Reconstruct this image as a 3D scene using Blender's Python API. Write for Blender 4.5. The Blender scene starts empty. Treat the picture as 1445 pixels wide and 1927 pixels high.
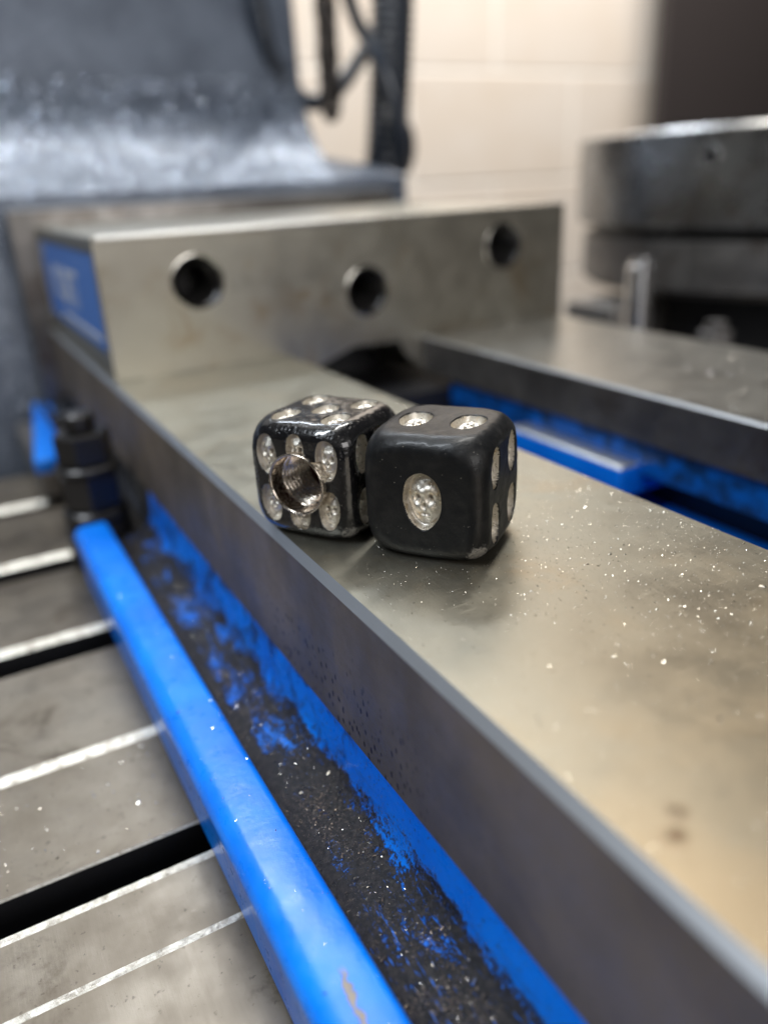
import bpy, bmesh, math, random
import numpy as np
from mathutils import Vector, Matrix
random.seed(7); rng = np.random.default_rng(7)
S = bpy.context.scene
K = 0.001                      # everything below is written in millimetres, built in metres

# ------------------------------------------------------------------ camera
def unit(v): return Vector(v).normalized()
F_PX, CX, CY = 1481.0, 722.5, 963.5
ay = unit((-166 - CX, 380 - CY, F_PX))            # world +Y seen in the camera frame (x right, y down, z ahead)
ax = Vector((3700 - CX, 187 - CY, F_PX)); ax = (ax - ay * ax.dot(ay)).normalized()
az = ax.cross(ay)
right = Vector((ax.x, ay.x, az.x)); down = Vector((ax.y, ay.y, az.y)); fwd = Vector((ax.z, ay.z, az.z))
cam_d = bpy.data.cameras.new('camera'); cam = bpy.data.objects.new('camera', cam_d)
S.collection.objects.link(cam); S.camera = cam
m3 = Matrix((right, -down, -fwd)).transposed()
cam.matrix_world = Matrix.Translation((0, 0, 48 * K)) @ m3.to_4x4()
cam_d.sensor_fit = 'VERTICAL'; cam_d.sensor_height = 36.0; cam_d.lens = F_PX / 1927 * 36
cam_d.clip_start = 0.002; cam_d.clip_end = 20
cam_d.dof.use_dof = True; cam_d.dof.focus_distance = 0.1035; cam_d.dof.aperture_fstop = cam_d.lens / 2.9

# ------------------------------------------------------------------ world and lamps
W = bpy.data.worlds.new('World'); S.world = W; W.use_nodes = True
W.node_tree.nodes['Background'].inputs[0].default_value = (0.95, 0.93, 0.92, 1)
W.node_tree.nodes['Background'].inputs[1].default_value = 0.035
def lamp(name, loc, target, sx, sy, power, col):
    d = bpy.data.lights.new(name, 'AREA'); d.shape = 'RECTANGLE'; d.size = sx; d.size_y = sy
    d.energy = power; d.color = col
    o = bpy.data.objects.new(name, d); S.collection.objects.link(o)
    o.location = Vector(loc); o.rotation_euler = (Vector(target) - Vector(loc)).to_track_quat('-Z', 'Y').to_euler()
    return o
lamp('ceiling_panel_lamp', (0.0, 0.65, 1.7), (0.1, 0.2, 0), 1.3, 1.3, 5.5, (1, .99, .96))
lamp('ceiling_tube_lamp', (0.42, 0.42, 1.5), (0.1, 0.2, 0), 0.09, 1.2, 16, (1, .98, .93))
lamp('ceiling_tube_lamp', (-1.1, 0.1, 1.7), (0, 0.2, 0), 0.10, 1.2, 26, (.86, .93, 1))
lamp('ceiling_tube_lamp', (0.3, 1.2, 1.3), (0.1, 0.25, 0), 1.0, 0.09, 3.6, (.82, .90, 1)).data.spread = math.radians(110)
lamp('jaw_fill_light', (0.12, -0.9, 0.4), (0.1, 0.2, 0), 0.5, 0.5, 4.2, (1, .97, .95))  # unseen fill added behind the camera to brighten the jaw front
lamp('wall_fill_light', (1.3, 0.7, 1.55), (1.2, 1.455, 0.85), 1.2, 0.15, 14, (1, .955, .90)).data.spread = math.radians(100)  # unseen light added to brighten the block wall
S.view_settings.view_transform = 'Standard'; S.view_settings.look = 'None'; S.view_settings.exposure = 0.2
S.render.engine = 'CYCLES'; S.cycles.use_denoising = True
S.cycles.sample_clamp_indirect = 6; S.cycles.max_bounces = 8

# ------------------------------------------------------------------ material helpers
def newmat(name, base=(.5, .5, .5), metal=0.0, rough=.5, coat=0.0):
    m = bpy.data.materials.new(name); m.use_nodes = True
    b = m.node_tree.nodes['Principled BSDF']
    b.inputs['Base Color'].default_value = (*base, 1); b.inputs['Metallic'].default_value = metal
    b.inputs['Roughness'].default_value = rough; b.inputs['Coat Weight'].default_value = coat
    return m, m.node_tree, b
class G:
    """small node-graph helper: coordinates in millimetres"""
    def __init__(s, nt, world=True):
        s.nt = nt; N = nt.nodes
        if world: out = N.new('ShaderNodeNewGeometry').outputs['Position']
        else: out = N.new('ShaderNodeTexCoord').outputs['Object']
        v = N.new('ShaderNodeVectorMath'); v.operation = 'SCALE'; v.inputs['Scale'].default_value = 1000
        nt.links.new(out, v.inputs[0]); s.P = v.outputs[0]
    def link(s, a, b): s.nt.links.new(a, b)
    def xyz(s):
        n = s.nt.nodes.new('ShaderNodeSeparateXYZ'); s.link(s.P, n.inputs[0]); return n.outputs
    def stretch(s, sc):
        n = s.nt.nodes.new('ShaderNodeVectorMath'); n.operation = 'MULTIPLY'; n.inputs[1].default_value = sc
        s.link(s.P, n.inputs[0]); return n.outputs[0]
    def noise(s, scale, detail=4, rough=.55, vec=None, dist=0):
        n = s.nt.nodes.new('ShaderNodeTexNoise'); n.inputs['Scale'].default_value = scale
        n.inputs['Detail'].default_value = detail; n.inputs['Roughness'].default_value = rough; n.inputs['Distortion'].default_value = dist
        s.link(vec or s.P, n.inputs['Vector']); return n.outputs[0]
    def voro(s, scale, vec=None, rnd=1.0):
        n = s.nt.nodes.new('ShaderNodeTexVoronoi'); n.inputs['Scale'].default_value = scale; n.inputs['Randomness'].default_value = rnd
        s.link(vec or s.P, n.inputs['Vector']); return n.outputs['Distance']
    def ramp(s, v, a, b, lo=0.0, hi=1.0):
        n = s.nt.nodes.new('ShaderNodeMapRange'); n.interpolation_type = 'SMOOTHSTEP'
        n.inputs['From Min'].default_value = a; n.inputs['From Max'].default_value = b
        n.inputs['To Min'].default_value = lo; n.inputs['To Max'].default_value = hi
        s.link(v, n.inputs['Value']); return n.outputs[0]
    def math(s, op, a, b=None):
        n = s.nt.nodes.new('ShaderNodeMath'); n.operation = op
        for i, x in enumerate((a, b)):
            if x is None: continue
            if isinstance(x, (int, float)): n.inputs[i].default_value = x
            else: s.link(x, n.inputs[i])
        return n.outputs[0]
    def mix(s, f, a, b):
        n = s.nt.nodes.new('ShaderNodeMix'); n.data_type = 'RGBA'
        for i, x in ((0, f), (6, a), (7, b)):
            if isinstance(x, tuple): n.inputs[i].default_value = (*x, 1)
            elif isinstance(x, (int, float)): n.inputs[i].default_value = x
            else: s.link(x, n.inputs[i])
        return n.outputs[2]
    def bump(s, h, dist_mm, b, strength=1.0, prev=None):
        n = s.nt.nodes.new('ShaderNodeBump'); n.inputs['Distance'].default_value = dist_mm * K; n.inputs['Strength'].default_value = strength
        s.link(h, n.inputs['Height'])
        if prev is not None: s.link(prev, n.inputs['Normal'])
        if b is not None: s.link(n.outputs[0], b.inputs['Normal'])
        return n.outputs[0]
    def dist(s, p):
        n = s.nt.nodes.new('ShaderNodeVectorMath'); n.operation = 'DISTANCE'; n.inputs[1].default_value = p
        s.link(s.P, n.inputs[0]); return n.outputs['Value']

# --- ground steel of the rails
def steel(name, a, b_, stain, rough=(.28, .46), metal=.9, pits=False, stain_amt=1.0, grind=(1.2, .06, 1.2), film=False):
    m, nt, b = newmat(name, a, metal, .35); g = G(nt)
    big = g.ramp(g.noise(.035, 5, .6), .35, .65)
    c = g.mix(big, a, b_)
    st = g.ramp(g.noise(.06, 8, .65, dist=.6), .5, .75, 0, stain_amt)
    c = g.mix(st, c, stain)
    if film:
        x = g.xyz(); f = g.math('MULTIPLY', g.ramp(x[1], 95, 20), g.ramp(g.noise(.03, 5, .6), .25, .6, .55, 1))
        c = g.mix(f, c, (.29, .225, .145))
    sp = g.ramp(g.noise(.9, 4, .6), .62, .72, 0, .45)
    c = g.mix(sp, c, tuple(x * .45 for x in stain))
    if pits:
        x = g.xyz()
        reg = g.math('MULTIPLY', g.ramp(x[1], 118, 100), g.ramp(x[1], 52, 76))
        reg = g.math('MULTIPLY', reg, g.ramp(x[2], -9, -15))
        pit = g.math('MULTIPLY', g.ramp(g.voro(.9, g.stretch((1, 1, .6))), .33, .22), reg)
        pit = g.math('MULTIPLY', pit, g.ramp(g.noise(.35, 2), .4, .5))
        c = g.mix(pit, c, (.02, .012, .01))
    g.link(c, b.inputs['Base Color'])
    r = g.math('ADD', g.ramp(g.noise(.12, 6, .6), .3, .7, rough[0], rough[1]), g.math('MULTIPLY', g.math('SUBTRACT', g.noise(3.0, 3, .6, vec=g.stretch(grind)), .5), .14))
    if film:
        sm = g.math('ADD', g.dist((40.6, 30.6, 0)), g.math('MULTIPLY', g.noise(.9, 4), 1.2)); sm2 = g.math('ADD', g.dist((42.6, 32.3, 0)), g.math('MULTIPLY', g.noise(.9, 4), 1.0))
        smk = g.math('MAXIMUM', g.ramp(sm, 2.0, .9), g.ramp(sm2, 1.9, .9, 0, .7)); c = g.mix(g.math('MULTIPLY', smk, .75), c, (.10, .06, .035)); g.link(c, b.inputs['Base Color'])
        scr = g.math('MULTIPLY', g.ramp(g.noise(.8, 2, .5, vec=g.stretch((.25, 3.2, 1))), .66, .70), .12); r = g.math('ADD', r, scr)
    g.link(r, b.inputs['Roughness'])
    n1 = g.bump(g.noise(2.0, 4, .6, vec=g.stretch(grind)), .014, None, .8)
    g.bump(g.noise(2.2, 5, .7), .02, b, .6, n1)
    return m
M_rail = steel('ground_steel_rail', (.31, .30, .25), (.285, .275, .23), (.33, .26, .17), (.33, .44), stain_amt=.6, film=True)
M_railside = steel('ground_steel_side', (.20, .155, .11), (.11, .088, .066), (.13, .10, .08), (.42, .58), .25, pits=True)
M_jaw = steel('jaw_steel', (.44, .42, .36), (.40, .375, .32), (.30, .22, .12), (.33, .42), .9, stain_amt=.7)
M_dark = steel('old_steel', (.26, .245, .23), (.18, .17, .165), (.13, .10, .08), (.36, .52), .85)
M_plate = steel('right_rail_steel', (.36, .345, .31), (.32, .305, .275), (.22, .18, .14), (.28, .36), .9, stain_amt=.4)
M_table = steel('cast_table_iron', (.235, .205, .165), (.165, .14, .11), (.06, .045, .03), (.36, .55), .8)

def edge_steel():
    m, nt, b = newmat('bright_chamfer_steel', (.55, .57, .6), 1, .3); g = G(nt)
    b.inputs['Roughness'].default_value = .42; g.bump(g.noise(3, 3), .004, b, .5)
    return m
M_edge = edge_steel()
M_bright, nt, b = newmat('bright_cut_steel', (.78, .77, .73), 1, .3)
M_cut, nt, b = newmat('countersink_steel', (.62, .60, .55), 1, .2)
M_worn, nt, b = newmat('worn_bright_edge', (.5, .49, .45), 1, .34); g = G(nt)
g.link(g.mix(g.ramp(g.noise(.5, 6, .7), .4, .7), (.56, .55, .51), (.24, .22, .19)), b.inputs['Base Color']); g.bump(g.noise(.7, 6, .7), .3, b, .9)

# --- blue enamel of the vise casting with black oily swarf and painted groove shade in its trough
def blue_paint():
    m, nt, b = newmat('blue_enamel', (.0, .14, .78), 0, .32, .35); g = G(nt); x = g.xyz()
    b.inputs['Coat Roughness'].default_value = .18
    base = g.mix(g.ramp(g.noise(.05, 4), .35, .65), (.0, .165, .78), (.0, .225, .90))
    lip = g.ramp(x[0], 25.9, 26.4); wall = g.ramp(x[0], 39, 38.5)
    side = g.math('MULTIPLY', lip, wall)
    st = g.stretch((1, .32, 1)); nz = g.math('ADD', g.math('MULTIPLY', g.noise(.30, 8, .7, vec=st, dist=.3), .62), g.math('MULTIPLY', g.noise(2.2, 6, .75), .38))
    hgt = g.math('ADD', g.ramp(x[2], -23.5, -34.8, -.30, .06), g.math('ADD', g.ramp(x[0], 29.5, 27.2, 0, .16), g.ramp(x[1], 70, 100, 0, -.045)))  # blackest by the groove, where the lip's shadow is painted in
    dirt_shade = g.ramp(g.math('ADD', nz, hgt), .44, .50)
    dirt_shade = g.math('MULTIPLY', dirt_shade, side)
    fine = g.math('MULTIPLY', g.ramp(g.noise(1.6, 6, .7), .60, .66), g.math('MULTIPLY', side, .8))
    dirt_shade = g.math('MAXIMUM', dirt_shade, fine)
    scr = g.math('MULTIPLY', g.ramp(g.noise(1.9, 5, .65, vec=g.stretch((1.5, .2, 1))), .60, .66), g.ramp(x[1], 70, 60))
    dirt_shade = g.math('MULTIPLY', dirt_shade, g.math('SUBTRACT', 1.0, g.math('MULTIPLY', scr, .85)))
    clo = g.math('MULTIPLY', g.ramp(g.noise(.16, 7, .68, dist=.6), .47, .62, 0, .85), g.math('MULTIPLY', side, g.ramp(x[1], 62, 95)))
    dirt_shade = g.math('MAXIMUM', dirt_shade, clo)
    haze_ = g.math('MULTIPLY', g.ramp(g.noise(.5, 8, .8, vec=st), .50, .72, 0, .7), g.math('MULTIPLY', side, g.ramp(x[2], -25, -33)))
    dirt_shade = g.math('MAXIMUM', dirt_shade, haze_)
    grime = g.mix(g.ramp(g.noise(1.2, 6, .7), .4, .7), (.006, .006, .007), (.045, .038, .034))
    c = g.mix(dirt_shade, base, grime)
    # bare metal chips in the lip paint
    lipz = g.math('MULTIPLY', g.ramp(x[2], -31.5, -30.8), g.ramp(x[0], 25.5, 25))
    s1 = g.ramp(g.math('ADD', g.dist((20.0, 50.5, -30)), g.math('MULTIPLY', g.noise(.7, 6, .75), 9)), 7.0, 5.9)
    s2 = g.ramp(g.noise(.55, 7, .75), .69, .72)
    s3 = g.ramp(g.math('ABSOLUTE', g.math('ADD', g.math('ADD', x[0], g.math('MULTIPLY', x[1], -.12)), g.math('ADD', g.math('MULTIPLY', g.noise(.35, 6, .7), 3.0), -16.3))), .42, .25)
    s3 = g.math('MULTIPLY', s3, g.math('MULTIPLY', g.ramp(x[1], 56, 54), g.ramp(x[1], 44, 46)))
    chip = g.math('MULTIPLY', g.math('MAXIMUM', s2, s3), lipz)
    c = g.mix(chip, c, (.23, .19, .15))
    g.link(c, b.inputs['Base Color'])
    g.link(g.math('MULTIPLY', g.math('SUBTRACT', 1.0, dirt_shade), .22), b.inputs['Coat Weight'])
    g.link(g.ramp(g.noise(.4, 5), .3, .7, .26, .42), b.inputs['Roughness'])
    hh = g.math('ADD', g.noise(.45, 5, .6), g.math('MULTIPLY', g.math('MULTIPLY', dirt_shade, g.noise(3.0, 6, .8)), 1.6))
    hh = g.math('SUBTRACT', hh, g.math('MULTIPLY', chip, .6))
    g.bump(hh, .12, b, .9)
    return m
M_blue = blue_paint()

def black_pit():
    m, nt, b = newmat('oily_black_shade', (.012, .012, .014), 0, .45); g = G(nt); g.bump(g.noise(.6, 5), .2, b, .6); return m  # oily black that also puts deep shade into slots, gaps and recesses
M_pit = black_pit()

# --- hammer-finish grey paint of the milling machine column
def hammer():
    m, nt, b = newmat('dark_hammer_paint', (.1, .11, .13), .5, .36, .35); g = G(nt)
    b.inputs['Coat Roughness'].default_value = .12
    c = g.mix(g.ramp(g.noise(.03, 4), .3, .7), (.085, .105, .145), (.15, .18, .235)); g.link(c, b.inputs['Base Color'])
    n1 = g.bump(g.ramp(g.voro(.9), 0, .7), .20, None, .7)
    g.bump(g.noise(1.6, 4, .7), .12, b, .7, n1)
    g.link(n1, b.inputs['Coat Normal'])
    return m
M_hammer = hammer()

def rubber(name, col, rough=.35):
    m, nt, b = newmat(name, col, 0, rough, .8); g = G(nt); g.bump(g.noise(.8, 4), .1, b, .5); return m
M_hose = rubber('black_conduit', (.045, .055, .075), .3)
M_chain = rubber('brown_chain', (.05, .04, .035), .4)
M_oxide, nt, b = newmat('black_oxide_steel', (.06, .058, .058), .8, .33); g = G(nt); g.bump(g.noise(1, 4), .05, b, .6)
M_silver, nt, b = newmat('bright_stud_steel', (.75, .75, .76), 1, .22)
M_chip, nt, b = newmat('metal_swarf', (.78, .74, .66), 1, .18)
M_grit, nt, b = newmat('dark_swarf_grit', (.20, .16, .13), .7, .3)

def block_paint():
    m, nt, b = newmat('cream_block_paint', (.82, .76, .68), 0, .6); g = G(nt)
    c = g.mix(g.ramp(g.noise(.004, 5, .6), .35, .7), (.76, .68, .60), (.72, .62, .52)); g.link(c, b.inputs['Base Color'])
    g.bump(g.noise(.15, 6, .7), 1.0, b, .7); return m
M_block = block_paint()
M_mortar, nt, b = newmat('painted_mortar', (.90, .86, .80), 0, .7); g = G(nt); g.bump(g.noise(.2, 5), 1, b, .6)
M_brown, nt, b = newmat('dark_brown_panel', (.040, .032, .031), 0, .55); g = G(nt); g.bump(g.noise(.1, 4), .5, b, .4)

# --- dice
def die_paint(name, base, rough, coat, dust, hammered, corner):
    m, nt, b = newmat(name, base, 0, rough, coat); g = G(nt, False); b.inputs['Coat Roughness'].default_value = .08
    n = g.noise(.35, 6, .65); n2 = g.noise(1.9, 5, .7)
    c = g.mix(g.math('MULTIPLY', g.ramp(n, .42, .72), dust), base, (.075, .068, .06))
    speck = g.math('MULTIPLY', g.ramp(g.voro(1.5), .14, .07), g.ramp(g.noise(.5, 2), .5, .62))
    c = g.mix(g.math('MULTIPLY', speck, .55), c, (.35, .32, .28))
    b.inputs['Specular IOR Level'].default_value = .26
    w = g.ramp(g.math('ADD', g.dist(corner), g.math('MULTIPLY', n2, 3.0)), 3.6, 2.5)
    c = g.mix(w, c, (.48, .46, .43)); g.link(c, b.inputs['Base Color']); g.link(g.math('MULTIPLY', w, .8), b.inputs['Metallic'])
    g.link(g.math('ADD', g.ramp(n, .3, .7, rough - .06, rough + .1), g.math('MULTIPLY', speck, .3)), b.inputs['Roughness'])
    n1 = g.bump(g.ramp(g.voro(1.5), 0, .6), hammered, None, .8)
    g.bump(g.noise(2.6, 5, .65), .05, b, .8, n1)
    return m
M_dieR = die_paint('satin_black_paint', (.008, .0085, .0095), .36, .06, .12, .012, (8.0, -8.0, -7.6))
M_dieL = die_paint('gloss_black_enamel', (.006, .006, .007), .2, .9, .1, .075, (8.2, -8.0, -7.7))
def pip_silver(name, gold):
    m, nt, b = newmat(name, (.8, .75, .66), 1, .3); g = G(nt, False)
    c = g.mix(g.ramp(g.noise(.7, 6, .7), .5, .75), (.74, .70, .63), gold)
    c = g.mix(g.math('MULTIPLY', g.ramp(g.noise(2.0, 5, .7), .60, .72), .7), c, (.25, .19, .11))
    g.link(c, b.inputs['Base Color']); g.link(g.ramp(g.noise(2, 5), .3, .7, .24, .5), b.inputs['Roughness'])
    g.bump(g.noise(2.8, 6, .75), .10, b, .8); return m
M_pipR = pip_silver('silver_pip_paint', (.60, .46, .27))
M_pipL = pip_silver('silver_pip_paint_dull', (.50, .44, .34))
def thread_metal():
    m, nt, b = newmat('nickel_thread', (.56, .50, .43), 1, .24); g = G(nt, False)
    g.link(g.ramp(g.noise(2, 4), .3, .7, .14, .34), b.inputs['Roughness']); return m
M_thread = thread_metal()
M_red, nt, b = newmat('dark_red_bottom', (.07, .004, .003), 0, .6)

# ------------------------------------------------------------------ mesh helpers
def tag(o, label, cat, group=None, kind=None):
    if label: o['label'] = label
    if cat: o['category'] = cat
    if group: o['group'] = group
    if kind: o['kind'] = kind
    return o
def thing(name, loc, label, cat, group=None, rz=0.0):
    o = bpy.data.objects.new(name, None); S.collection.objects.link(o); o.empty_display_size = .01
    o.location = Vector(loc) * K; o.rotation_euler = (0, 0, rz); return tag(o, label, cat, group)
def link(name, me, mats, parent=None, smooth=False, angle=None):
    o = bpy.data.objects.new(name, me); S.collection.objects.link(o)
    for m in (mats if isinstance(mats, (list, tuple)) else [mats]): me.materials.append(m)
    if parent: o.parent = parent
    if smooth:
        me.polygons.foreach_set('use_smooth', [True] * len(me.polygons))
        if angle: me.set_sharp_from_angle(angle=math.radians(angle))
    me.update(); return o
def from_bm(name, bm, mats, parent=None, origin=(0, 0, 0), smooth=False, angle=None, loc=None):
    """bm in world mm; stored relative to origin (mm)"""
    bm.transform(Matrix.Scale(K, 4) @ Matrix.Translation(-Vector(origin)))
    bmesh.ops.recalc_face_normals(bm, faces=bm.faces)
    me = bpy.data.meshes.new(name); bm.to_mesh(me); bm.free()
    o = link(name, me, mats, parent, smooth, angle)
    if loc is not None: o.location = Vector(loc) * K
    return o
def box(bm, x0, x1, y0, y1, z0, z1, bev=0, seg=2):
    r = bmesh.ops.create_cube(bm, size=1)
    bmesh.ops.transform(bm, verts=r['verts'], matrix=Matrix.Translation(((x0 + x1) / 2, (y0 + y1) / 2, (z0 + z1) / 2)) @ Matrix.Diagonal((x1 - x0, y1 - y0, z1 - z0, 1)))
    if bev:
        es = list({e for v in r['verts'] for e in v.link_edges})
        bmesh.ops.bevel(bm, geom=es, offset=bev, segments=seg, profile=.5, affect='EDGES')
def prism_y(bm, prof, y0, y1):
    a = [bm.verts.new((x, y0, z)) for x, z in prof]; c = [bm.verts.new((x, y1, z)) for x, z in prof]
    bm.faces.new(a); bm.faces.new(c[::-1]); n = len(prof)
    for i in range(n): bm.faces.new((a[i], c[i], c[(i + 1) % n], a[(i + 1) % n]))
def prism_x(bm, prof, x0, x1):
    a = [bm.verts.new((x0, y, z)) for y, z in prof]; c = [bm.verts.new((x1, y, z)) for y, z in prof]
    bm.faces.new(a); bm.faces.new(c[::-1]); n = len(prof)
    for i in range(n): bm.faces.new((a[i], c[i], c[(i + 1) % n], a[(i + 1) % n]))
def lathe(bm, prof, n, mat, close=False):
    rings = []
    for r, z in prof:
        rings.append([bm.verts.new(mat @ Vector((r * math.cos(2 * math.pi * i / n), r * math.sin(2 * math.pi * i / n), z))) for i in range(n)])
    for a, c in zip(rings, rings[1:]):
        for i in range(n): bm.faces.new((a[i], a[(i + 1) % n], c[(i + 1) % n], c[i]))
    if close: bm.faces.new(rings[0][::-1]); bm.faces.new(rings[-1])
def tube(bm, pts, rad, n=16, ribs=None):
    pts = [Vector(p) for p in pts]; fr = None; rings = []; L = 0
    for i, p in enumerate(pts):
        t = (pts[min(i + 1, len(pts) - 1)] - pts[max(i - 1, 0)]).normalized()
        if fr is None: fr = t.orthogonal().normalized()
        fr = (fr - t * fr.dot(t)).normalized(); bn = t.cross(fr)
        if i: L += (p - pts[i - 1]).length
        r = rad if ribs is None else rad * (1 + ribs[1] * math.sin(2 * math.pi * L / ribs[0]))
        rings.append([bm.verts.new(p + (fr * math.cos(a) + bn * math.sin(a)) * r) for a in [2 * math.pi * k / n for k in range(n)]])
    for a, c in zip(rings, rings[1:]):
        for i in range(n): bm.faces.new((a[i], a[(i + 1) % n], c[(i + 1) % n], c[i]))
    bm.faces.new(rings[0][::-1]); bm.faces.new(rings[-1])
def spline(pts, n):
    P = [Vector(p) for p in pts]; P = [2 * P[0] - P[1]] + P + [2 * P[-1] - P[-2]]; out = []
    for i in range(1, len(P) - 2):
        for k in range(n):
            t = k / n; a, b_, c, d = P[i - 1:i + 3]
            out.append(.5 * ((2 * b_) + (-a + c) * t + (2 * a - 5 * b_ + 4 * c - d) * t * t + (-a + 3 * b_ - 3 * c + d) * t ** 3))
    out.append(P[-2]); return out
def boolean_cut(o, bms):
    for bm in bms:
        me = bpy.data.meshes.new('cut'); bmesh.ops.recalc_face_normals(bm, faces=bm.faces); bm.to_mesh(me); bm.free()
        c = bpy.data.objects.new('cut', me); S.collection.objects.link(c); c.matrix_world = Matrix.Identity(4)
        md = o.modifiers.new('b', 'BOOLEAN'); md.operation = 'DIFFERENCE'; md.object = c; md.solver = 'EXACT'
        bpy.context.view_layer.update()
        dg = bpy.context.evaluated_depsgraph_get(); new = bpy.data.meshes.new_from_object(o.evaluated_get(dg))
        o.modifiers.clear(); old = o.data; o.data = new; bpy.data.meshes.remove(old)
        bpy.data.objects.remove(c); bpy.data.meshes.remove(me)

# ------------------------------------------------------------------ the vise
VO = (116, 200, -45)
vise = thing('machine_vise', VO, 'large milling vise with blue enamel base and bare steel rails carrying the two dice', 'vise')
# left base casting: wall under the rail, dirty trough, groove, rounded lip, outer side
def arc(cx, cz, r, a0, a1, n): return [(cx + r * math.cos(math.radians(a0 + (a1 - a0) * i / n)), cz + r * math.sin(math.radians(a0 + (a1 - a0) * i / n))) for i in range(n + 1)]
lip = [(17.6, -44.99), (17.0, -34.0)] + arc(19.6, -33.0, 3.0, 172, 92, 9) + arc(24.1, -31.1, 1.1, 88, 0, 6) + [(25.3, -37.4)]
trough = [(26.3, -37.6), (26.6, -36.2)] + [(28.5, -35.6)] + arc(31.2, -29.6, 5.4, 262, 350, 10) + [(36.8, -24.0), (37.2, -22.4)]
prof = lip + trough + [(86.5, -22.4), (86.5, -44.99)]
bm = bmesh.new(); prism_y(bm, prof, -40, 199); from_bm('base_casting', bm, M_blue, vise, VO, True, 38)
# stretch beyond the clamp slot
bm = bmesh.new(); prism_y(bm, [(36, -44.99), (36, -36), (38, -34), (39, -22.7), (86.5, -22.7), (86.5, -44.99)], 199.02, 345); from_bm('base_casting', bm, M_pit, vise, VO, True, 38)
bm = bmesh.new()
lo = [bm.verts.new(p) for p in ((15.2, 264, -35), (22.6, 264, -35), (31.4, 340, -35), (25, 350, -35))]; hi = [bm.verts.new((v.co.x, v.co.y, -30)) for v in lo]
bm.faces.new(lo[::-1]); bm.faces.new(hi)
for q in range(4): bm.faces.new((lo[q], lo[(q + 1) % 4], hi[(q + 1) % 4], hi[q]))
bmesh.ops.bevel(bm, geom=bm.edges[:], offset=.8, segments=2, profile=.5, affect='EDGES'); from_bm('rear_lip', bm, M_blue, vise, VO, True, 38)
bm = bmesh.new(); box(bm, 16, 35.9, 266, 338, -44.9, -35.1, 1); from_bm('rear_foot', bm, M_dark, vise, VO)
# channel floor and right inner wall with its ledge
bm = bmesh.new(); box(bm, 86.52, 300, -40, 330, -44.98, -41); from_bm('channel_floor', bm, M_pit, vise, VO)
M_grimy_shade, nt, b = newmat('shaded_grimy_blue_enamel', (.0, .1, .45), 0, .4, .2); g = G(nt)  # grimy enamel mixed darker, with the wall's shade put into the colour
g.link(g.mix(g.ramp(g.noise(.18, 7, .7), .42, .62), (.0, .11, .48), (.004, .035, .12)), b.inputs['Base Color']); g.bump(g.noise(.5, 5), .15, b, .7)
bm = bmesh.new(); box(bm, 138, 192, -20, 209, -20.6, -11.7, .5); from_bm('inner_wall', bm, M_grimy_shade, vise, VO, True, 30)
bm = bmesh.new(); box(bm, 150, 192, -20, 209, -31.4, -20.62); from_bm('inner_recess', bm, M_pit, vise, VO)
bm = bmesh.new(); box(bm, 137.4, 192, -20, 209, -40.9, -31.42, .8, 3); from_bm('inner_foot', bm, M_blue, vise, VO, True, 30)
bm = bmesh.new(); box(bm, 90, 193, 209.02, 330, -40.8, -15); box(bm, 90.2, 135.5, 250, 329, -14.9, -1); from_bm('cavity_shade_block', bm, M_pit, vise, VO)  # black blocks behind the jaw arch, standing in for its deep shade
bm = bmesh.new(); box(bm, 131.2, 149.9, 127, 170, -25.4, -17.4, 1.0, 4); led = from_bm('ledge', bm, [M_blue, M_edge], vise, VO, True, 30)
for p in led.data.polygons:
    if p.normal.z > .3: p.material_index = 1
# rails
def rail(x0, x1, y0, y1, z0, ch, mtop, mside):
    bm = bmesh.new()
    prism_y(bm, [(x0, z0), (x0, -ch), (x0 + ch * .9, 0), (x1 - ch * .5, 0), (x1, -ch * .5), (x1, z0)], y0, y1)
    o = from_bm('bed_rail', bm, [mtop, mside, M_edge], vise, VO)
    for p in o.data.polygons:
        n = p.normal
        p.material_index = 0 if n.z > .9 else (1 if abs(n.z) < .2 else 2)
    return o
rail(36, 89.6, -30, 345, -22.6, 1.15, M_rail, M_railside)['label'] = 'wide steel rail under the dice'
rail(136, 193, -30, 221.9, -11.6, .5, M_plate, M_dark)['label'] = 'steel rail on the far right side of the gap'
# fixed jaw: front block with three threaded holes
bm = bmesh.new()
JY0, JY1 = 222, 338
prism_y(bm, [(37.7, .05), (37.7, 37.0), (38.2, 37.5), (193.5, 37.5), (194, 37.0), (194, .05), (143.5, .05), (143.5, -12), (136, -11.5), (129.5, -5), (127, -.6), (111, -.1), (98.2, -4.7), (97, -7), (96, -16), (89.7, -16), (89.7, .05)], JY0, JY1)
jaw = from_bm('fixed_jaw', bm, [M_jaw, M_edge], vise, VO)
holes = [(63.9, 24.0), (116.4, 16.2), (168.5, 25.6)]
cuts = []
for hx, hz in holes:
    c = bmesh.new(); mt = Matrix.Translation((hx, JY0 - 1, hz)) @ Matrix.Rotation(-math.pi / 2, 4, 'X')
    lathe(c, [(7.5, 0), (7.4, 1), (5.9, 2.6), (5.9, 24), (.01, 26)], 40, mt, True)
    c.transform(Matrix.Scale(K, 4)); cuts.append(c)
c = bmesh.new(); box(c, 30, 39.0, 226, 334, 6, 33.5); c.transform(Matrix.Scale(K, 4)); cuts.append(c)
boolean_cut(jaw, cuts)
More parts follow.
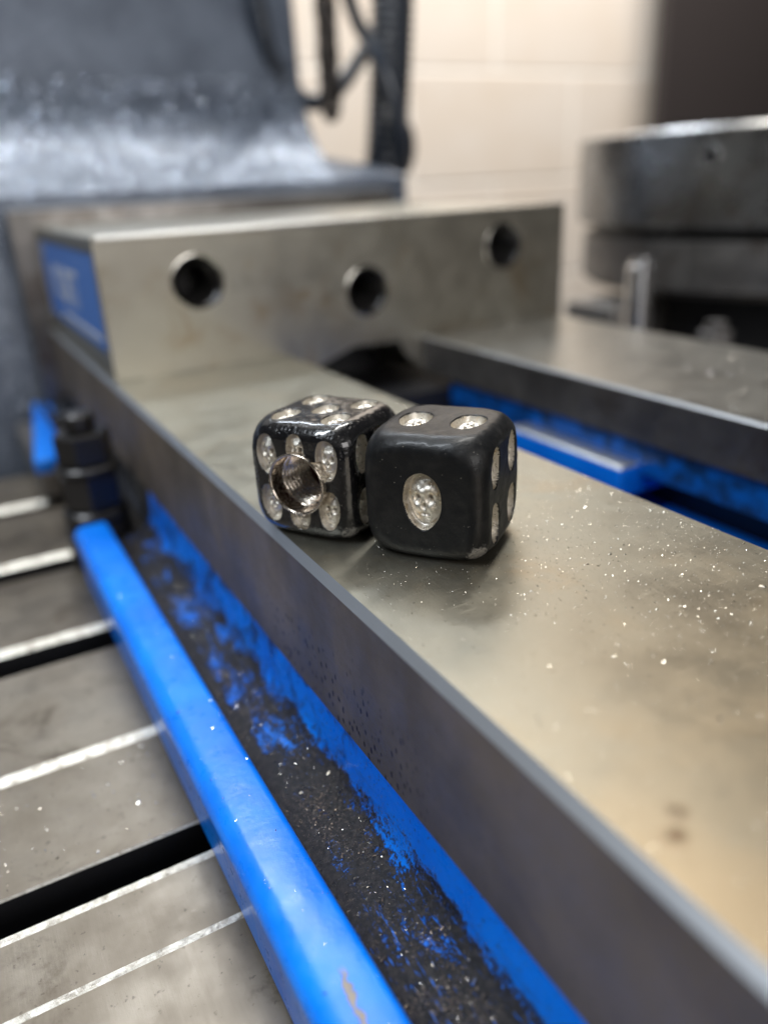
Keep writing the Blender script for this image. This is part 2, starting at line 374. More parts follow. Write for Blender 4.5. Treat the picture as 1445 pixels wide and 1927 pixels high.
for hx, hz in holes:
    bm = bmesh.new(); mt = Matrix.Translation((hx, JY0 + .02, hz)) @ Matrix.Rotation(-math.pi / 2, 4, 'X')
    pr_ = [(6.62, .05), (5.66, 1.05)]
    z = 1.1
    while z < 20: pr_ += [(5.65, z), (4.9, z + .65), (5.65, z + 1.3)]; z += 1.35
    pr_ += [(.02, z)]
    lathe(bm, pr_, 40, mt); from_bm('threaded_hole', bm, M_silver if False else M_oxide, vise, VO, True, 40)  # dark thread colour stands in for the shade inside the holes
    bm = bmesh.new(); lathe(bm, [(7.5, -.04), (7.2, -.12), (5.6, 1.3), (5.5, 1.7)], 48, mt); from_bm('hole_chamfer', bm, M_cut, vise, VO, True, 40)
# top bright arris of the jaw
bm = bmesh.new(); box(bm, 38.3, 193.5, JY0 - .12, JY0 + 1.0, 36.5, 37.64, .5, 3); from_bm('jaw_edge', bm, M_bright, vise, VO, True, 60)
# nameplate in the recess of its left face
PY0, PY1, PZ0, PZ1 = 227, 333, 6.6, 33
bm = bmesh.new(); box(bm, 38.3, 38.98, PY0, PY1, PZ0, PZ1, .2)
M_name, nt, b = newmat('blue_nameplate', (.05, .19, .6), 0, .35, .2)
npl = from_bm('nameplate', bm, M_name, vise, VO)
M_white, nt, b = newmat('white_lettering', (.62, .62, .60), 0, .5)
def text_part(body, size, y, z, parent, sx=1.0):
    cu = bpy.data.curves.new('lettering', 'FONT'); cu.body = body; cu.size = size * K; cu.extrude = .06 * K; cu.align_x = 'CENTER'; cu.align_y = 'CENTER'
    t = bpy.data.objects.new('t', cu); S.collection.objects.link(t); bpy.context.view_layer.update()
    me = bpy.data.meshes.new_from_object(t.evaluated_get(bpy.context.evaluated_depsgraph_get())); bpy.data.objects.remove(t)
    me.name = 'lettering'
    # text runs towards -Y (seen from -X), up is +Z
    me.transform(Matrix.Translation(((38.24 - VO[0]) * K, (y - VO[1]) * K, (z - VO[2]) * K)) @ Matrix(((0, 0, -1, 0), (-1 * sx, 0, 0, 0), (0, 1, 0, 0), (0, 0, 0, 1))))
    return link('lettering', me, M_white, parent)
text_part('KURT', 17, 287, 19.5, npl, 1.15)
text_part('®', 5, 328, 30, npl)
bm = bmesh.new(); box(bm, 38.18, 38.28, 235, 305, 9, 10.4); from_bm('stripe', bm, M_white, npl, VO)
# rear block behind the jaw, standing a little higher and wider
bm = bmesh.new(); box(bm, 29.5, 194, 338.02, 352, -30, 43, .6)
from_bm('rear_block', bm, [M_dark], vise, VO, True, 30)
bm = bmesh.new(); box(bm, 30.5, 193.5, 338.6, 351, 43.01, 43.5, .2); from_bm('block_cap', bm, M_edge, vise, VO)

# ------------------------------------------------------------------ mill table
TY = [(-260, -46.8), (80.9, -46.3), (81.7, -45.9), (93.4, -45.9), (94.3, -45.45), (94.6, -46.0), (94.7, -62), (101.5, -62), (101.6, -46.2), (101.9, -45.9),
      (127.3, -45.9), (128.9, -45.05), (129, -45), (162.0, -45), (162.2, -46), (162.2, -62), (172.6, -62), (172.7, -46.2), (174.3, -45),
      (209.3, -45), (209.5, -46), (209.5, -62), (219.6, -62), (219.7, -46.2), (221.5, -45), (259.6, -45), (259.8, -46), (259.8, -62), (267, -62), (267.1, -46.2), (269.1, -45),
      (299, -45), (300, -46), (300, -95), (-260, -95)]
bm = bmesh.new(); prism_x(bm, TY, -420, 620)
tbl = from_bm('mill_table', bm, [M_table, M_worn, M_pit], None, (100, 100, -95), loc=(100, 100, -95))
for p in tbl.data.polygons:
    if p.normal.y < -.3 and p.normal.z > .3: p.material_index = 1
    elif (abs(p.normal.y) > .9 and p.area > .3 * .012) or (p.normal.z > .9 and p.center.z * 1000 < 40): p.material_index = 2  # slot walls and floors in black: grime plus painted slot shade
tag(tbl, 'worn steel milling machine table with long T-slots beneath the vise', 'machine table')

# ------------------------------------------------------------------ machine column casting behind
col = thing('milling_machine', (0, 440, -400), 'dark speckled hammer-finish milling machine column behind the vise', 'machine')
CO = (0, 440, -400)
bm = bmesh.new()
pf = [(366, -400), (366, 47.2), (366.6, 48.6), (368, 49.6), (377, 55.6), (385, 62.0), (391, 68), (396, 75), (400, 84), (403, 95)] + [(408, 225), (430, 240), (560, 240), (560, -400)]
prism_x(bm, pf, -360, 180)
from_bm('column_casting', bm, M_hammer, col, CO, True, 40)
bm = bmesh.new()
prism_x(bm, [(366, -400), (366, 47.2), (366.6, 48.6), (368, 49.6), (377, 55.6), (381, 58.2), (386, 60), (392, 60.5), (402, 60), (408, -400)], 180.02, 217)
for v in bm.verts:
    if v.co.x > 200 and v.co.z > 49.5: v.co.z = 49.5 + (v.co.z - 49.5) * .3
from_bm('base_ledge', bm, M_hammer, col, CO, True, 40)

def facets(name, pts, nrm, size, mat, parent, org):
    V = []; Fc = []
    for p, n_ in zip(pts, nrm):
        n_ = (n_ + Vector((random.gauss(0, .2), random.gauss(0, .2), random.gauss(0, .2)))).normalized(); a = n_.orthogonal().normalized(); b_ = n_.cross(a)
        sz = size * random.uniform(.5, 1.3); k = len(V); ro = random.random() * 6
        for r_, h_ in ((1.5, -.25), (1, .12)):
            for q in range(5): V.append((p + (a * math.cos(ro + q * 1.2566) + b_ * math.sin(ro + q * 1.2566)) * sz * r_ + n_ * sz * h_ - Vector(org)) * K)
        Fc.append([k + 5 + q for q in range(5)])
        for q in range(5): Fc.append([k + q, k + (q + 1) % 5, k + 5 + (q + 1) % 5, k + 5 + q])
    me = bpy.data.meshes.new(name); me.from_pydata(V, [], Fc); o = link(name, me, mat, parent); o['kind'] = 'stuff'; return o
M_fleck, nt, b = newmat('hammer_paint_fleck', (.26, .30, .37), .85, .2, .4)
PTS = []; NR = []
for _ in range(7000):
    sgi = random.choices(range(1, len(pf) - 5), weights=[(Vector(pf[q + 1]) - Vector(pf[q])).length if pf[q + 1][1] < 200 else 110 for q in range(1, len(pf) - 5)])[0] if random.random() < .75 else 0
    a0, a1 = Vector(pf[sgi]), Vector(pf[sgi + 1])
    if sgi == 0: a0 = Vector((366, -110))
    if a1[1] > 200: a1 = a0 + (a1 - a0) * (110 / (a1 - a0).length)
    t = random.random(); yz = a0.lerp(a1, t); d_ = (a1 - a0).normalized(); n_ = Vector((0, -d_[1], d_[0]))
    xx = random.uniform(0, 178) if yz[1] > 40 else random.uniform(-20, 60)
    PTS.append(Vector((xx, yz[0], yz[1]))); NR.append(n_)
facets('paint_texture', PTS, NR, .45, M_fleck, col, CO)

# ------------------------------------------------------------------ clamp bolt beside the vise
def hexpr(bm, x, y, z0, z1, r, rot=0, ch=.6):
    n = 6; pts = []
    for rr, z in ((r - ch, z0), (r, z0 + ch), (r, z1 - ch), (r - ch, z1)):
        pts.append([bm.verts.new((x + rr * math.cos(rot + i * math.pi / 3), y + rr * math.sin(rot + i * math.pi / 3), z)) for i in range(n)])
    for a, c in zip(pts, pts[1:]):
        for i in range(n): bm.faces.new((a[i], a[(i + 1) % n], c[(i + 1) % n], c[i]))
    bm.faces.new(pts[0][::-1]); bm.faces.new(pts[-1])
CB = (24.5, 209, -36)
cl = thing('clamp_bolt', CB, 'black hex nuts and washers stacked at the end of the blue vise lip', 'clamp bolt')
def cyl(name, r, z0, z1, par, org, mat, x, y, ch=.5, n=40):
    bm = bmesh.new(); lathe(bm, [(.01, z0), (r - ch, z0), (r, z0 + ch), (r, z1 - ch), (r - ch, z1), (.01, z1)], n, Matrix.Translation((x, y, 0)))
    return from_bm(name, bm, mat, par, org, True, 35)
cyl('clamp_block', 8.6, -45, -33.0, cl, CB, M_oxide, 24.5, 209, 1.2)
cyl('washer', 8.4, -32.9, -28.5, cl, CB, M_oxide, 24.5, 209, .8)
bm = bmesh.new(); hexpr(bm, 24.5, 209, -28.4, -18.5, 7.8, .3); from_bm('hex_nut', bm, M_oxide, cl, CB)
cyl('washer', 8.3, -18.4, -16.4, cl, CB, M_oxide, 24.5, 209, .6)
bm = bmesh.new(); hexpr(bm, 24.5, 209, -16.3, -8.0, 7.2, .1); from_bm('hex_nut', bm, M_oxide, cl, CB)
cyl('stud', 4.0, -7.9, -3.0, cl, CB, M_oxide, 24.5, 209, .8)

# ------------------------------------------------------------------ rotary table on the right
RX, RY = 393, 272
RO = (RX, RY, -45)
rt = thing('rotary_table', RO, 'round steel rotary table standing behind the right-hand rail', 'rotary table')
bm = bmesh.new(); lathe(bm, [(.01, 62), (108, 62), (110, 60.5), (110, 24), (108.5, 22), (.01, 22)], 160, Matrix.Translation((RX, RY, 0)))
M_disc = steel('turned_disc_steel', (.36, .36, .36), (.28, .27, .26), (.2, .16, .13), (.24, .34), .95, grind=(.05, .05, 2.0))
disc = from_bm('top_disc', bm, M_disc, rt, RO, True, 30)
bm = bmesh.new(); lathe(bm, [(.01, 21.9), (100, 21.9), (100, 17.0), (.01, 17.0)], 120, Matrix.Translation((RX, RY, 0))); from_bm('gap_ring', bm, M_pit, rt, RO, True, 30)
bm = bmesh.new(); lathe(bm, [(.01, 16.9), (105, 16.9), (106, 16), (106, -4), (103, -7), (.01, -7)], 160, Matrix.Translation((RX, RY, 0)))
from_bm('base_disc', bm, M_dark, rt, RO, True, 30)
bm = bmesh.new(); lathe(bm, [(.01, -7.1), (82, -7.1), (78, -44.9), (.01, -44.9)], 100, Matrix.Translation((RX, RY, 0))); from_bm('housing', bm, M_pit, rt, RO, True, 30)
bm = bmesh.new(); box(bm, RX - 118, RX - 84, RY + 6, RY + 40, -44.8, -12, 3); from_bm('mounting_lug', bm, M_dark, rt, RO, True, 30)
def on_rim(ang, r, z, rad, name):
    d = Vector((math.cos(ang), math.sin(ang), 0)); c = Vector((RX, RY, z)) + d * (r - .3)
    mt = Matrix.Translation(c) @ d.to_track_quat('Z', 'Y').to_matrix().to_4x4()
    bm = bmesh.new(); lathe(bm, [(rad + 1.2, .2), (rad + 1.0, .9), (rad, .9), (rad * .9, -.2 + .6), (.01, .35)], 28, mt)
    o = from_bm(name, bm, [M_silver, M_pit], rt, RO, True, 40)
    for p in o.data.polygons:
        cc = p.center * 1000 + Vector(RO) - c
        if (cc - d * cc.dot(d)).length < rad * .93: p.material_index = 1
on_rim(math.radians(196), 110, 50, 3.2, 'set_screw'); on_rim(math.radians(221), 110, 47, 2.2, 'set_screw'); on_rim(math.radians(222), 106, 6, 4.2, 'set_screw')

# threaded stud in front of it
SX, SY = 226, 216
st = thing('threaded_stud', (SX, SY, -45), 'upright silver threaded stud between the right rail and the rotary table', 'threaded stud')
bm = bmesh.new(); pr_ = [(.01, -44.9), (4.2, -44.9)]; z = -44
while z < 15.6: pr_ += [(4.9, z), (4.9, z + .5), (3.8, z + 1.0), (3.8, z + 1.3)]; z += 2.0
pr_ += [(3.6, 17.2), (.01, 17.2)]
lathe(bm, pr_, 36, Matrix.Translation((SX, SY, 0))); from_bm('threaded_rod', bm, M_silver, st, (SX, SY, -45), True, 30)
bm = bmesh.new(); hexpr(bm, SX, SY, -22, -13, 8.5, .25); from_bm('hex_nut', bm, M_silver, st, (SX, SY, -45))
s2 = thing('clamp_nut', (268, 214, -45), 'low dark hex nut on the table in the shadow below the rotary table', 'nut')
bm = bmesh.new(); hexpr(bm, 268, 214, -45, -14, 7, .5); from_bm('hex_nut', bm, M_dark, s2, (268, 214, -45))
bm = bmesh.new(); lathe(bm, [(.01, -13.9), (4.0, -13.9), (4.0, -10.5), (.01, -10)], 24, Matrix.Translation((268, 214, 0))); from_bm('stud', bm, M_dark, s2, (268, 214, -45), True, 40)

# ------------------------------------------------------------------ block wall and brown panel
WY = 1455
wall = bpy.data.objects.new('wall', None); S.collection.objects.link(wall); wall.location = (1.1, WY * K, -.8); wall['kind'] = 'structure'
WO = (1100, WY, -800)
bm = bmesh.new(); box(bm, -900, 3600, WY + .8, WY + 120, -800, 1300); from_bm('mortar', bm, M_mortar, wall, WO)
bh, bl, jt = 203.3, 406.6, 7.0
base_me = []
for v in range(3):
    bm = bmesh.new(); box(bm, -(bl - jt) / 2, (bl - jt) / 2, -1.2 - v * .5, 60, -(bh - jt) / 2, (bh - jt) / 2, 2.5, 2)
    bm.transform(Matrix.Scale(K, 4)); me = bpy.data.meshes.new('block'); bm.to_mesh(me); bm.free(); me.materials.append(M_block); base_me.append(me)
z_joint = 31.4
for row in range(-3, 6):
    zc = z_joint + (row + .5) * bh
    off = 1282 + (bl / 2 if row % 2 else 0)
    for k in range(-4, 5):
        xc = off + (k + .5) * bl
        if xc < -200 or xc > 3400: continue
        o = bpy.data.objects.new('block', random.choice(base_me)); S.collection.objects.link(o); o.parent = wall
        o.location = (Vector((xc, WY, zc)) - Vector(WO)) * K
cab = thing('door_panel', (2000, 1400, -800), 'flat dark brown panel in front of the cream block wall at upper right', 'panel')
bm = bmesh.new(); box(bm, 1461, 2700, 1376, 1400, -800, 1200, 4); from_bm('panel', bm, M_brown, cab, (2000, 1400, -800))

# ------------------------------------------------------------------ hoses, cable, chain near the column
def px(u, v, Y):
    d = right * (u - CX) + down * (v - CY) + fwd * F_PX
    return Vector((0, 0, 48)) + d * (Y / d.y)
def hose(name, pts, rad, ribs, label, cat, Y):
    P = spline([px(u, v, Y + dy) for u, v, dy in pts], 40)
    L = sum((b_ - a).length for a, b_ in zip(P, P[1:])); n = int(L / (ribs[0] / 6)) if ribs else 60
    # resample evenly
    acc = [0]
    for a, b_ in zip(P, P[1:]): acc.append(acc[-1] + (b_ - a).length)
    Q = []; j = 0
    for i in range(n + 1):
        s_ = L * i / n
        while j < len(acc) - 2 and acc[j + 1] < s_: j += 1
        t = (s_ - acc[j]) / max(1e-6, acc[j + 1] - acc[j]); Q.append(P[j].lerp(P[j + 1], t))
    bm = bmesh.new(); tube(bm, Q, rad, 18, ribs); o0 = Q[0]
    o = from_bm(name, bm, M_hose, None, o0, True, loc=o0); return tag(o, label, cat)
hose('flexible_conduit', [(470, -160, 0), (488, 20, 0), (520, 130, 10), (575, 190, 20), (625, 178, 30), (680, 105, 40), (742, -20, 50), (760, -160, 50)], 4.0, (3.6, .09), 'thin black ribbed conduit looping beside the column edge', 'conduit', 395)
hose('flexible_conduit', [(738, -160, 0), (738, 20, 0), (733, 160, 0), (728, 260, 0), (720, 345, 4)], 11.5, (4.4, .06), 'thick black ribbed hose hanging at the right of the ledge', 'hose', 430)
hose('cable', [(640, -60, 0), (672, 40, 0), (712, 110, -12), (742, 190, -16), (757, 265, -14), (748, 330, -4)], 3.8, None, 'plain black cable crossing the thick hose', 'cable', 425)
o0 = px(752, 275, 440)
bm = bmesh.new(); bmesh.ops.create_uvsphere(bm, u_segments=24, v_segments=16, radius=1, matrix=Matrix.Translation(o0) @ Matrix.Diagonal((9.5, 9, 17, 1)))
tag(from_bm('cable_gland', bm, M_hose, None, o0, True, loc=o0), 'black bulging cable gland at the foot of the thick hose', 'cable gland')
ch0 = px(608, 0, 415)
chain = thing('chain', ch0, 'dark hanging link chain between the column edge and the hose', 'chain')
for i in range(9):
    v0 = -150 + i * 42; c = px(604 + i * 2.2, v0, 415)
    bm = bmesh.new(); loop = [Vector((4.6 * math.cos(a), 0, 9.0 * math.sin(a))) for a in [2 * math.pi * k / 24 for k in range(25)]]
    rot = Matrix.Rotation(.3 + (math.pi / 2 if i % 2 else 0), 4, 'Z'); tube(bm, [c + rot @ p for p in loop], 2.5, 8)
    from_bm('chain_link', bm, M_chain, chain, ch0, True)

# ------------------------------------------------------------------ dice
def vnoise(P, seed, f):
    """cheap smooth value noise, numpy, P (N,3)"""
    r = np.random.default_rng(seed); T = r.random((32, 32, 32)); Q = P * f + 100; I = np.floor(Q).astype(int); fr = Q - I; fr = fr * fr * (3 - 2 * fr); out = 0
    for dx in (0, 1):
        for dy in (0, 1):
            for dz in (0, 1):
                w = (fr[:, 0] if dx else 1 - fr[:, 0]) * (fr[:, 1] if dy else 1 - fr[:, 1]) * (fr[:, 2] if dz else 1 - fr[:, 2])
                out = out + w * T[(I[:, 0] + dx) % 32, (I[:, 1] + dy) % 32, (I[:, 2] + dz) % 32]
    return out - .5
def sst(x): x = np.clip(x, 0, 1); return x * x * (3 - 2 * x)
FACES = {'F': ((1, 0, 0), (0, 0, 1), (0, -1, 0)), 'R': ((0, 1, 0), (0, 0, 1), (1, 0, 0)), 'T': ((1, 0, 0), (0, 1, 0), (0, 0, 1)),
         'B': ((-1, 0, 0), (0, 0, 1), (0, 1, 0)), 'L': ((0, -1, 0), (0, 0, 1), (-1, 0, 0)), 'U': ((1, 0, 0), (0, -1, 0), (0, 0, -1))}
def make_die(s, r, pips, n, lump, D, seed, hole=None):
    """pips: face -> list of (cu, cv, half width, half height, angle).  returns body mesh, list of pip meshes (mm)"""
    V = []; FQ = []; FI = []; base = 0
    for fk, (U_, V_, N_) in FACES.items():
        U_, V_, N_ = map(np.array, (U_, V_, N_))
        t = np.linspace(-1, 1, n + 1); t = t * s / 2
        uu, vv = np.meshgrid(t, t, indexing='ij'); uu = uu.ravel(); vv = vv.ravel()
        def pip_rho(pp, i):
            cu, cv, hw, hh, an = pp; ca, sa = math.cos(an), math.sin(an); x = (uu - cu) * ca + (vv - cv) * sa; y = -(uu - cu) * sa + (vv - cv) * ca
            wob = 1 + .06 * vnoise(np.stack([x, y, np.full_like(x, i * 3.1 + seed)], 1), seed + 9, .7)
            ty = y / hh; tx = x / hw / (1 - .20 * np.clip(-ty, 0, 1) ** 1.3)
            return tx, ty, (np.abs(tx) ** 2.25 + np.abs(ty) ** 2.25) ** (1 / 2.25) * wob
        for i, pp in enumerate(pips.get(fk, [])):      # pull the grid onto each pip outline so its rim is clean
            for _ in range(2):
                tx, ty, rho = pip_rho(pp, i); dcell = np.hypot(uu - pp[0], vv - pp[1]) * np.abs(1 - 1 / np.maximum(rho, .1))
                mv = (dcell < .55 * s / n) & (np.maximum(abs(uu), abs(vv)) < s / 2 - .3); sc = np.where(mv, 1 / np.maximum(rho, .1), 1)
                uu = pp[0] + (uu - pp[0]) * sc; vv = pp[1] + (vv - pp[1]) * sc
        P = uu[:, None] * U_ + vv[:, None] * V_ + (s / 2) * N_
        k = s / 2 - r; Q = np.clip(P, -k, k); d = P - Q; L = np.linalg.norm(d, axis=1, keepdims=True); nn = d / L; P2 = Q + nn * r
        P2 = P2 + nn * (vnoise(P2, seed, .22)[:, None] * lump + vnoise(P2, seed + 1, .9)[:, None] * lump * .35)
        Lr = np.linalg.norm(P2, axis=1, keepdims=True); R0 = s * .655; P2 = P2 * np.where(Lr > R0, (R0 + 1.7 * (1 - np.exp(-(Lr - R0) / 1.7))) / Lr, 1)
        # pips
        pid = np.full(len(uu), -1); RH = []
        dep = np.zeros(len(uu))
        for i, (cu, cv, hw, hh, an) in enumerate(pips.get(fk, [])):
            tx, ty, rho = pip_rho((cu, cv, hw, hh, an), i); RH.append(rho)
            wallp = sst((1.03 - rho) / .13)
            g = lambda a, b_, sa_, sb: np.exp(-((tx - a) / sa_) ** 2 - ((ty - b_) / sb) ** 2)
            rel = .62 * np.clip(1 - (rho / .88) ** 2, 0, 1) ** .7                      # domed skull
            rel += -.75 * g(-.32, .08, .15, .13) - .75 * g(.32, .08, .15, .13) + .14 * g(0, .34, .5, .12)
            rel += -.5 * g(0, -.20, .09, .11) + .10 * g(-.38, -.20, .15, .12) + .10 * g(.38, -.20, .15, .12)
            rel += -.20 * g(0, -.48, .38, .05) + .07 * np.sin(tx * 20) * g(0, -.52, .34, .16)
            rel += .10 * vnoise(np.stack([uu, vv, vv * 0 + i], 1), seed + 5, 1.8)
            dd = D * wallp * (1 - rel * (rho < .93))
            up = dd > dep; dep = np.where(up, dd, dep); pid = np.where((rho < 1.25) & (up | (pid < 0)), i, pid)
        P2 = P2 - N_ * dep[:, None]
        V.append(P2)
        ii = (np.arange(n)[:, None] * (n + 1) + np.arange(n)[None, :]).ravel()
        q = np.stack([ii, ii + n + 1, ii + n + 2, ii + 1], 1)
        fp = np.full(len(q), -1)
        if RH:
            RM = np.stack(RH)[:, q].mean(2); fp = np.where(RM.min(0) < 1.0, RM.argmin(0), -1)
        if hole and fk == 'F':
            cu = uu[q].mean(1) - hole[0]; cv = vv[q].mean(1) - hole[1]; keep = cu * cu + cv * cv > hole[2] ** 2
            q = q[keep]; fp = fp[keep]
        FQ.append(q + base); FI += [(fk, x) for x in fp] if False else []
        FI.append(np.where(fp >= 0, fp + 100 * list(FACES).index(fk), -1)); base += len(P2)
    V = np.concatenate(V); FQ = np.concatenate(FQ); FI = np.concatenate(FI)
    # weld the shared border vertices
    key = np.round(V / 1e-3).astype(np.int64); _, first, inv = np.unique(key, axis=0, return_index=True, return_inverse=True); inv = inv.ravel()
    V = V[first]; FQ = inv[FQ]
    def sub(mask, nm):
        f = FQ[mask]; used, iv = np.unique(f, return_inverse=True); me = bpy.data.meshes.new(nm)
        me.from_pydata((V[used] * K).tolist(), [], iv.reshape(f.shape).tolist()); me.validate(); return me
    out = [sub(FI == i, 'skull_pip') for i in sorted(set(FI.tolist())) if i >= 0]
    return sub(FI < 0, 'die_body'), out
def build_die(loc, rz, s, r, pips, mats, lump, D, seed, label, hole=None, n=240):
    t = thing('skull_die', loc, label, 'die', 'black skull dice on the steel rail', rz)
    body, pp = make_die(s, r, pips, n, lump, D, seed, hole)
    for me, nm, m in [(body, 'body', mats[0])] + [(p, 'skull_pip', mats[1]) for p in pp]:
        o = link(nm, me, m, t, True); o.location = (0, 0, s / 2 * K)
    return t
PR = {'F': [(.15, .0, 2.7, 3.95, .04)],
      'T': [(-3.75, -.4, 2.2, 3.4, .1), (3.75, -.2, 2.2, 3.4, -.05)],
      'R': [(-3.9, 3.9, 1.9, 2.9, 0), (3.9, 3.9, 1.9, 2.9, 0), (-3.9, -3.9, 1.9, 2.9, 0), (3.9, -3.9, 1.9, 2.9, 0)],
      'L': [(-3.9, 3.9, 1.9, 2.9, 0), (3.9, 3.9, 1.9, 2.9, 0), (-3.9, -3.9, 1.9, 2.9, 0), (3.9, -3.9, 1.9, 2.9, 0), (0, 0, 1.7, 2.6, 0)]}
build_die((56.14, 87.06, .0), -.926, 17.5, 2.4, PR, (M_dieR, M_pipR), .2, 1.3, 3, 'satin black skull die with one large silver skull in front, overlapping the other')
PL = {'F': [(-5.0, 3.9, 1.75, 3.0, .08), (0, 4.7, 1.5, 2.7, 0), (5.0, 3.9, 1.75, 3.0, -.05), (-4.9, -3.6, 1.7, 2.9, .15), (0, -4.9, 1.75, 2.3, 0), (5.0, -3.6, 1.7, 3.0, -.1)],
      'T': [(-4.2, -4.0, 1.8, 2.7, .0), (-4.2, 4.0, 1.8, 2.7, 0), (0, 0, 1.8, 2.6, 0), (4.2, 4.0, 1.8, 2.7, 0), (4.2, -4.0, 1.8, 2.7, 0)],
      'R': [(-4.6, 4.2, 1.8, 2.8, 0), (0, 4.2, 1.8, 2.8, 0), (4.4, 4.2, 1.8, 2.8, 0), (-4.6, -3.6, 1.8, 2.8, 0), (4.4, -3.6, 1.8, 2.8, 0)]}
dl = build_die((45.9, 102.6, .0), -1.0, 17.4, 2.6, PL, (M_dieL, M_pipL), .22, 1.15, 11, 'glossy black skull die with a threaded metal hole through its six silver skulls', hole=(.17, .14, 4.4))
# threaded insert
bm = bmesh.new(); NA = 96; HR = 4.2; pitch = .85
zs = [-.55] + list(np.arange(0, 13.0, pitch / 10)); rows = []
def insert_r(z, a):
    if z < 1.9: return HR - .02
    ph_ = ((z / pitch) - a / (2 * math.pi)) % 1.0; f = min(1, (z - 1.9) / .5)
    return HR - .04 - .55 * f * min(1, 1.25 * (1 - abs(2 * ph_ - 1)))
prof_o = [(4.60, 2.6), (4.60, -.55), (4.55, -.72), (4.46, -.78), (4.30, -.74), (4.19, -.55)]
for rr, z in prof_o: rows.append([(rr, z)] * NA)
for z in np.arange(-.4, 8.4, pitch / 10): rows.append([(insert_r(z, 2 * math.pi * i / NA), z) for i in range(NA)])
vr = [[bm.verts.new((.17 + rr * math.cos(2 * math.pi * i / NA), z - 8.7, .14 + rr * math.sin(2 * math.pi * i / NA))) for i, (rr, z) in enumerate(row)] for row in rows]
for a, c in zip(vr, vr[1:]):
    for i in range(NA): bm.faces.new((a[i], a[(i + 1) % NA], c[(i + 1) % NA], c[i]))
o = from_bm('threaded_insert', bm, M_thread, dl, (0, 0, 0), True, 50); o.location = (0, 0, 8.7 * K)
bm = bmesh.new(); bmesh.ops.create_circle(bm, cap_ends=True, segments=48, radius=4.25, matrix=Matrix.Translation((.17, -.2, .14)) @ Matrix.Rotation(math.pi / 2, 4, 'X'))
o2 = from_bm('insert_bottom', bm, M_red, o, (0, 0, 0))

# ------------------------------------------------------------------ metal dust and chips (nobody could count them)
def flakes(name, pts, size, mat, label, aspect=1.6, lift=.3):
    N = len(pts); th_ = rng.random(N) * 2 * np.pi; tilt = rng.normal(0, .5, (N, 2)); sz = size * np.exp(rng.normal(0, .5, N))
    loc = np.array([[-1, -.6, 0], [1, -.5, .1], [.8, .6, 0], [-.9, .5, .05], [0, 0, .55]]); V = np.zeros((N, 5, 3))
    for j, (a, b_, c) in enumerate(loc):
        jit = rng.normal(0, .15, (N, 3)); x = (a + jit[:, 0]) * aspect * sz; y = (b_ + jit[:, 1]) * sz; z = (c + jit[:, 2] * .6) * sz
        z = z + x * tilt[:, 0] * .5 + y * tilt[:, 1] * .5
        V[:, j, 0] = pts[:, 0] + x * np.cos(th_) - y * np.sin(th_); V[:, j, 1] = pts[:, 1] + x * np.sin(th_) + y * np.cos(th_); V[:, j, 2] = pts[:, 2] + z + sz * lift
    F = np.array([[0, 1, 4], [1, 2, 4], [2, 3, 4], [3, 0, 4], [3, 2, 1], [3, 1, 0]])
    FF = (F[None] + 5 * np.arange(N)[:, None, None]).reshape(-1, 3); me = bpy.data.meshes.new(name); me.from_pydata((V.reshape(-1, 3) * K).tolist(), [], FF.tolist())
    o = link(name, me, mat); o['label'] = label; o['kind'] = 'stuff'; return o
def uni(a, b_, n): return a + (b_ - a) * rng.random(n)
def trough_z(x):
    z = np.full_like(x, -35.6); m = x > 28.5
    z = np.where(x < 28.5, -36.2 + (x - 26.6) / 1.9 * .6, z)
    return np.where(m, -29.6 - np.sqrt(np.clip(5.4 ** 2 - (x - 31.2) ** 2, 0, None)) * .99 + .06, z)
n = 26000; y = 20 + 195 * rng.random(n) ** 1.1; x = uni(37.5, 89, n)
d1 = np.stack([x, y, np.zeros(n)], 1)
den = np.clip((x - 52) / 45, .02, 1) * np.exp(-((y - 85) / 60) ** 2) * 2.4 + .22 + .9 * np.clip(vnoise(d1, 77, .11) + .05, 0, 1) ; d1 = d1[rng.random(n) < den]
flakes('steel_dust', d1, .032, M_chip, 'fine glittering steel dust on the wide rail top')
n = 16000; y = 22 + 170 * rng.random(n) ** 1.7; x = 26.8 + 8.8 * np.clip(rng.beta(1.6, 1.7, n), 0, 1); 
den = .35 + 1.5 * vnoise(np.stack([x, y, y * 0], 1), 5, .3); q_ = rng.random(n) < den; x = x[q_]; y = y[q_]
flakes('dark_swarf', np.stack([x, y, trough_z(x)], 1), .05, M_grit, 'dark oily swarf grit along the blue trough')
n = 1700; y = 22 + 150 * rng.random(n) ** 1.8; x = 27.5 + 8 * rng.beta(2.2, 1.8, n)
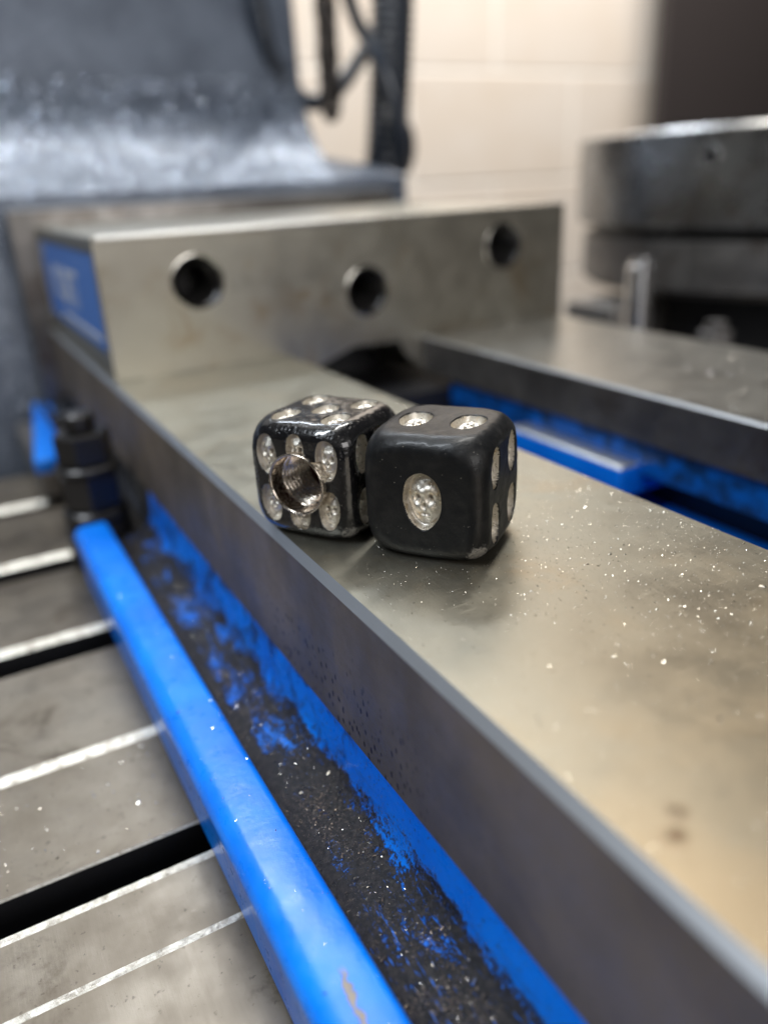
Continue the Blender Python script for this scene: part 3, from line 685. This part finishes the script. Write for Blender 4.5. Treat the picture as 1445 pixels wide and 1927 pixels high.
flakes('bright_swarf', np.stack([x, y, trough_z(x)], 1), .05, M_chip, 'bright specks of swarf in the dirty trough')
n = 900; y = 30 + 150 * rng.random(n) ** 1.4; x = uni(18.5, 24.5, n)
flakes('lip_dust', np.stack([x, y, np.full(n, -30.08)], 1), .045, M_chip, 'fine steel dust on the blue lip')
n = 800; x = uni(137, 192, n); y = uni(70, 221, n)
flakes('rail_dust', np.stack([x, y, np.zeros(n)], 1), .075, M_chip, 'steel dust on the right-hand rail')
n = 900; x = uni(-20, 15, n); y = uni(60, 200, n)
flakes('table_dust', np.stack([x, y, np.where(y < 81, -46.8, -45.9)], 1)[(y < 80) | ((y > 102) & (y < 126))], .08, M_chip, 'steel dust on the mill table')
# a few larger chips that can be told apart
for (u, v, ln, lab) in [(1042, 1636, 1.0, 'pale elongated metal chip lying in the trough near the bottom of the picture'),
                        (1018, 1557, .55, 'small bright angular metal chip a little above the elongated one in the trough'),
                        (674, 1705, .6, 'bright metal chip on the edge of the dark groove beside the blue lip'),
                        (618, 1456, .7, 'large blurred bright chip high in the middle of the trough')]:
    if v == 1636: u, v = 350 + 1045 * .519, 1000 + 1636 * .519
    if v == 1557: u, v = 350 + 1022 * .519, 1000 + 1557 * .519
    z0 = -35.2
    for _ in range(6):
        d = right * (u - CX) + down * (v - CY) + fwd * F_PX; p = Vector((0, 0, 48)) + d * ((z0 - 48) / d.z); p.x = min(max(p.x, 26.8), 35.4); z0 = float(trough_z(np.array([p.x]))[0])
    bm = bmesh.new(); box(bm, -ln * .5, ln * .5, -ln * .2, ln * .2, -ln * .08, ln * .12, ln * .05, 1)
    for vv_ in bm.verts: vv_.co += Vector((random.uniform(-.05, .05), random.uniform(-.06, .06), random.uniform(-.05, .05) + .25 * (vv_.co.x / ln) ** 2)) * ln
    o = from_bm('metal_chip', bm, M_chip, None, (0, 0, 0), loc=(p.x, p.y, z0 + ln * .1)); o.rotation_euler = (random.uniform(-.3, .3), random.uniform(-.3, .3), random.uniform(.3, .9)); tag(o, lab, 'metal chip', 'loose metal chips in the trough')
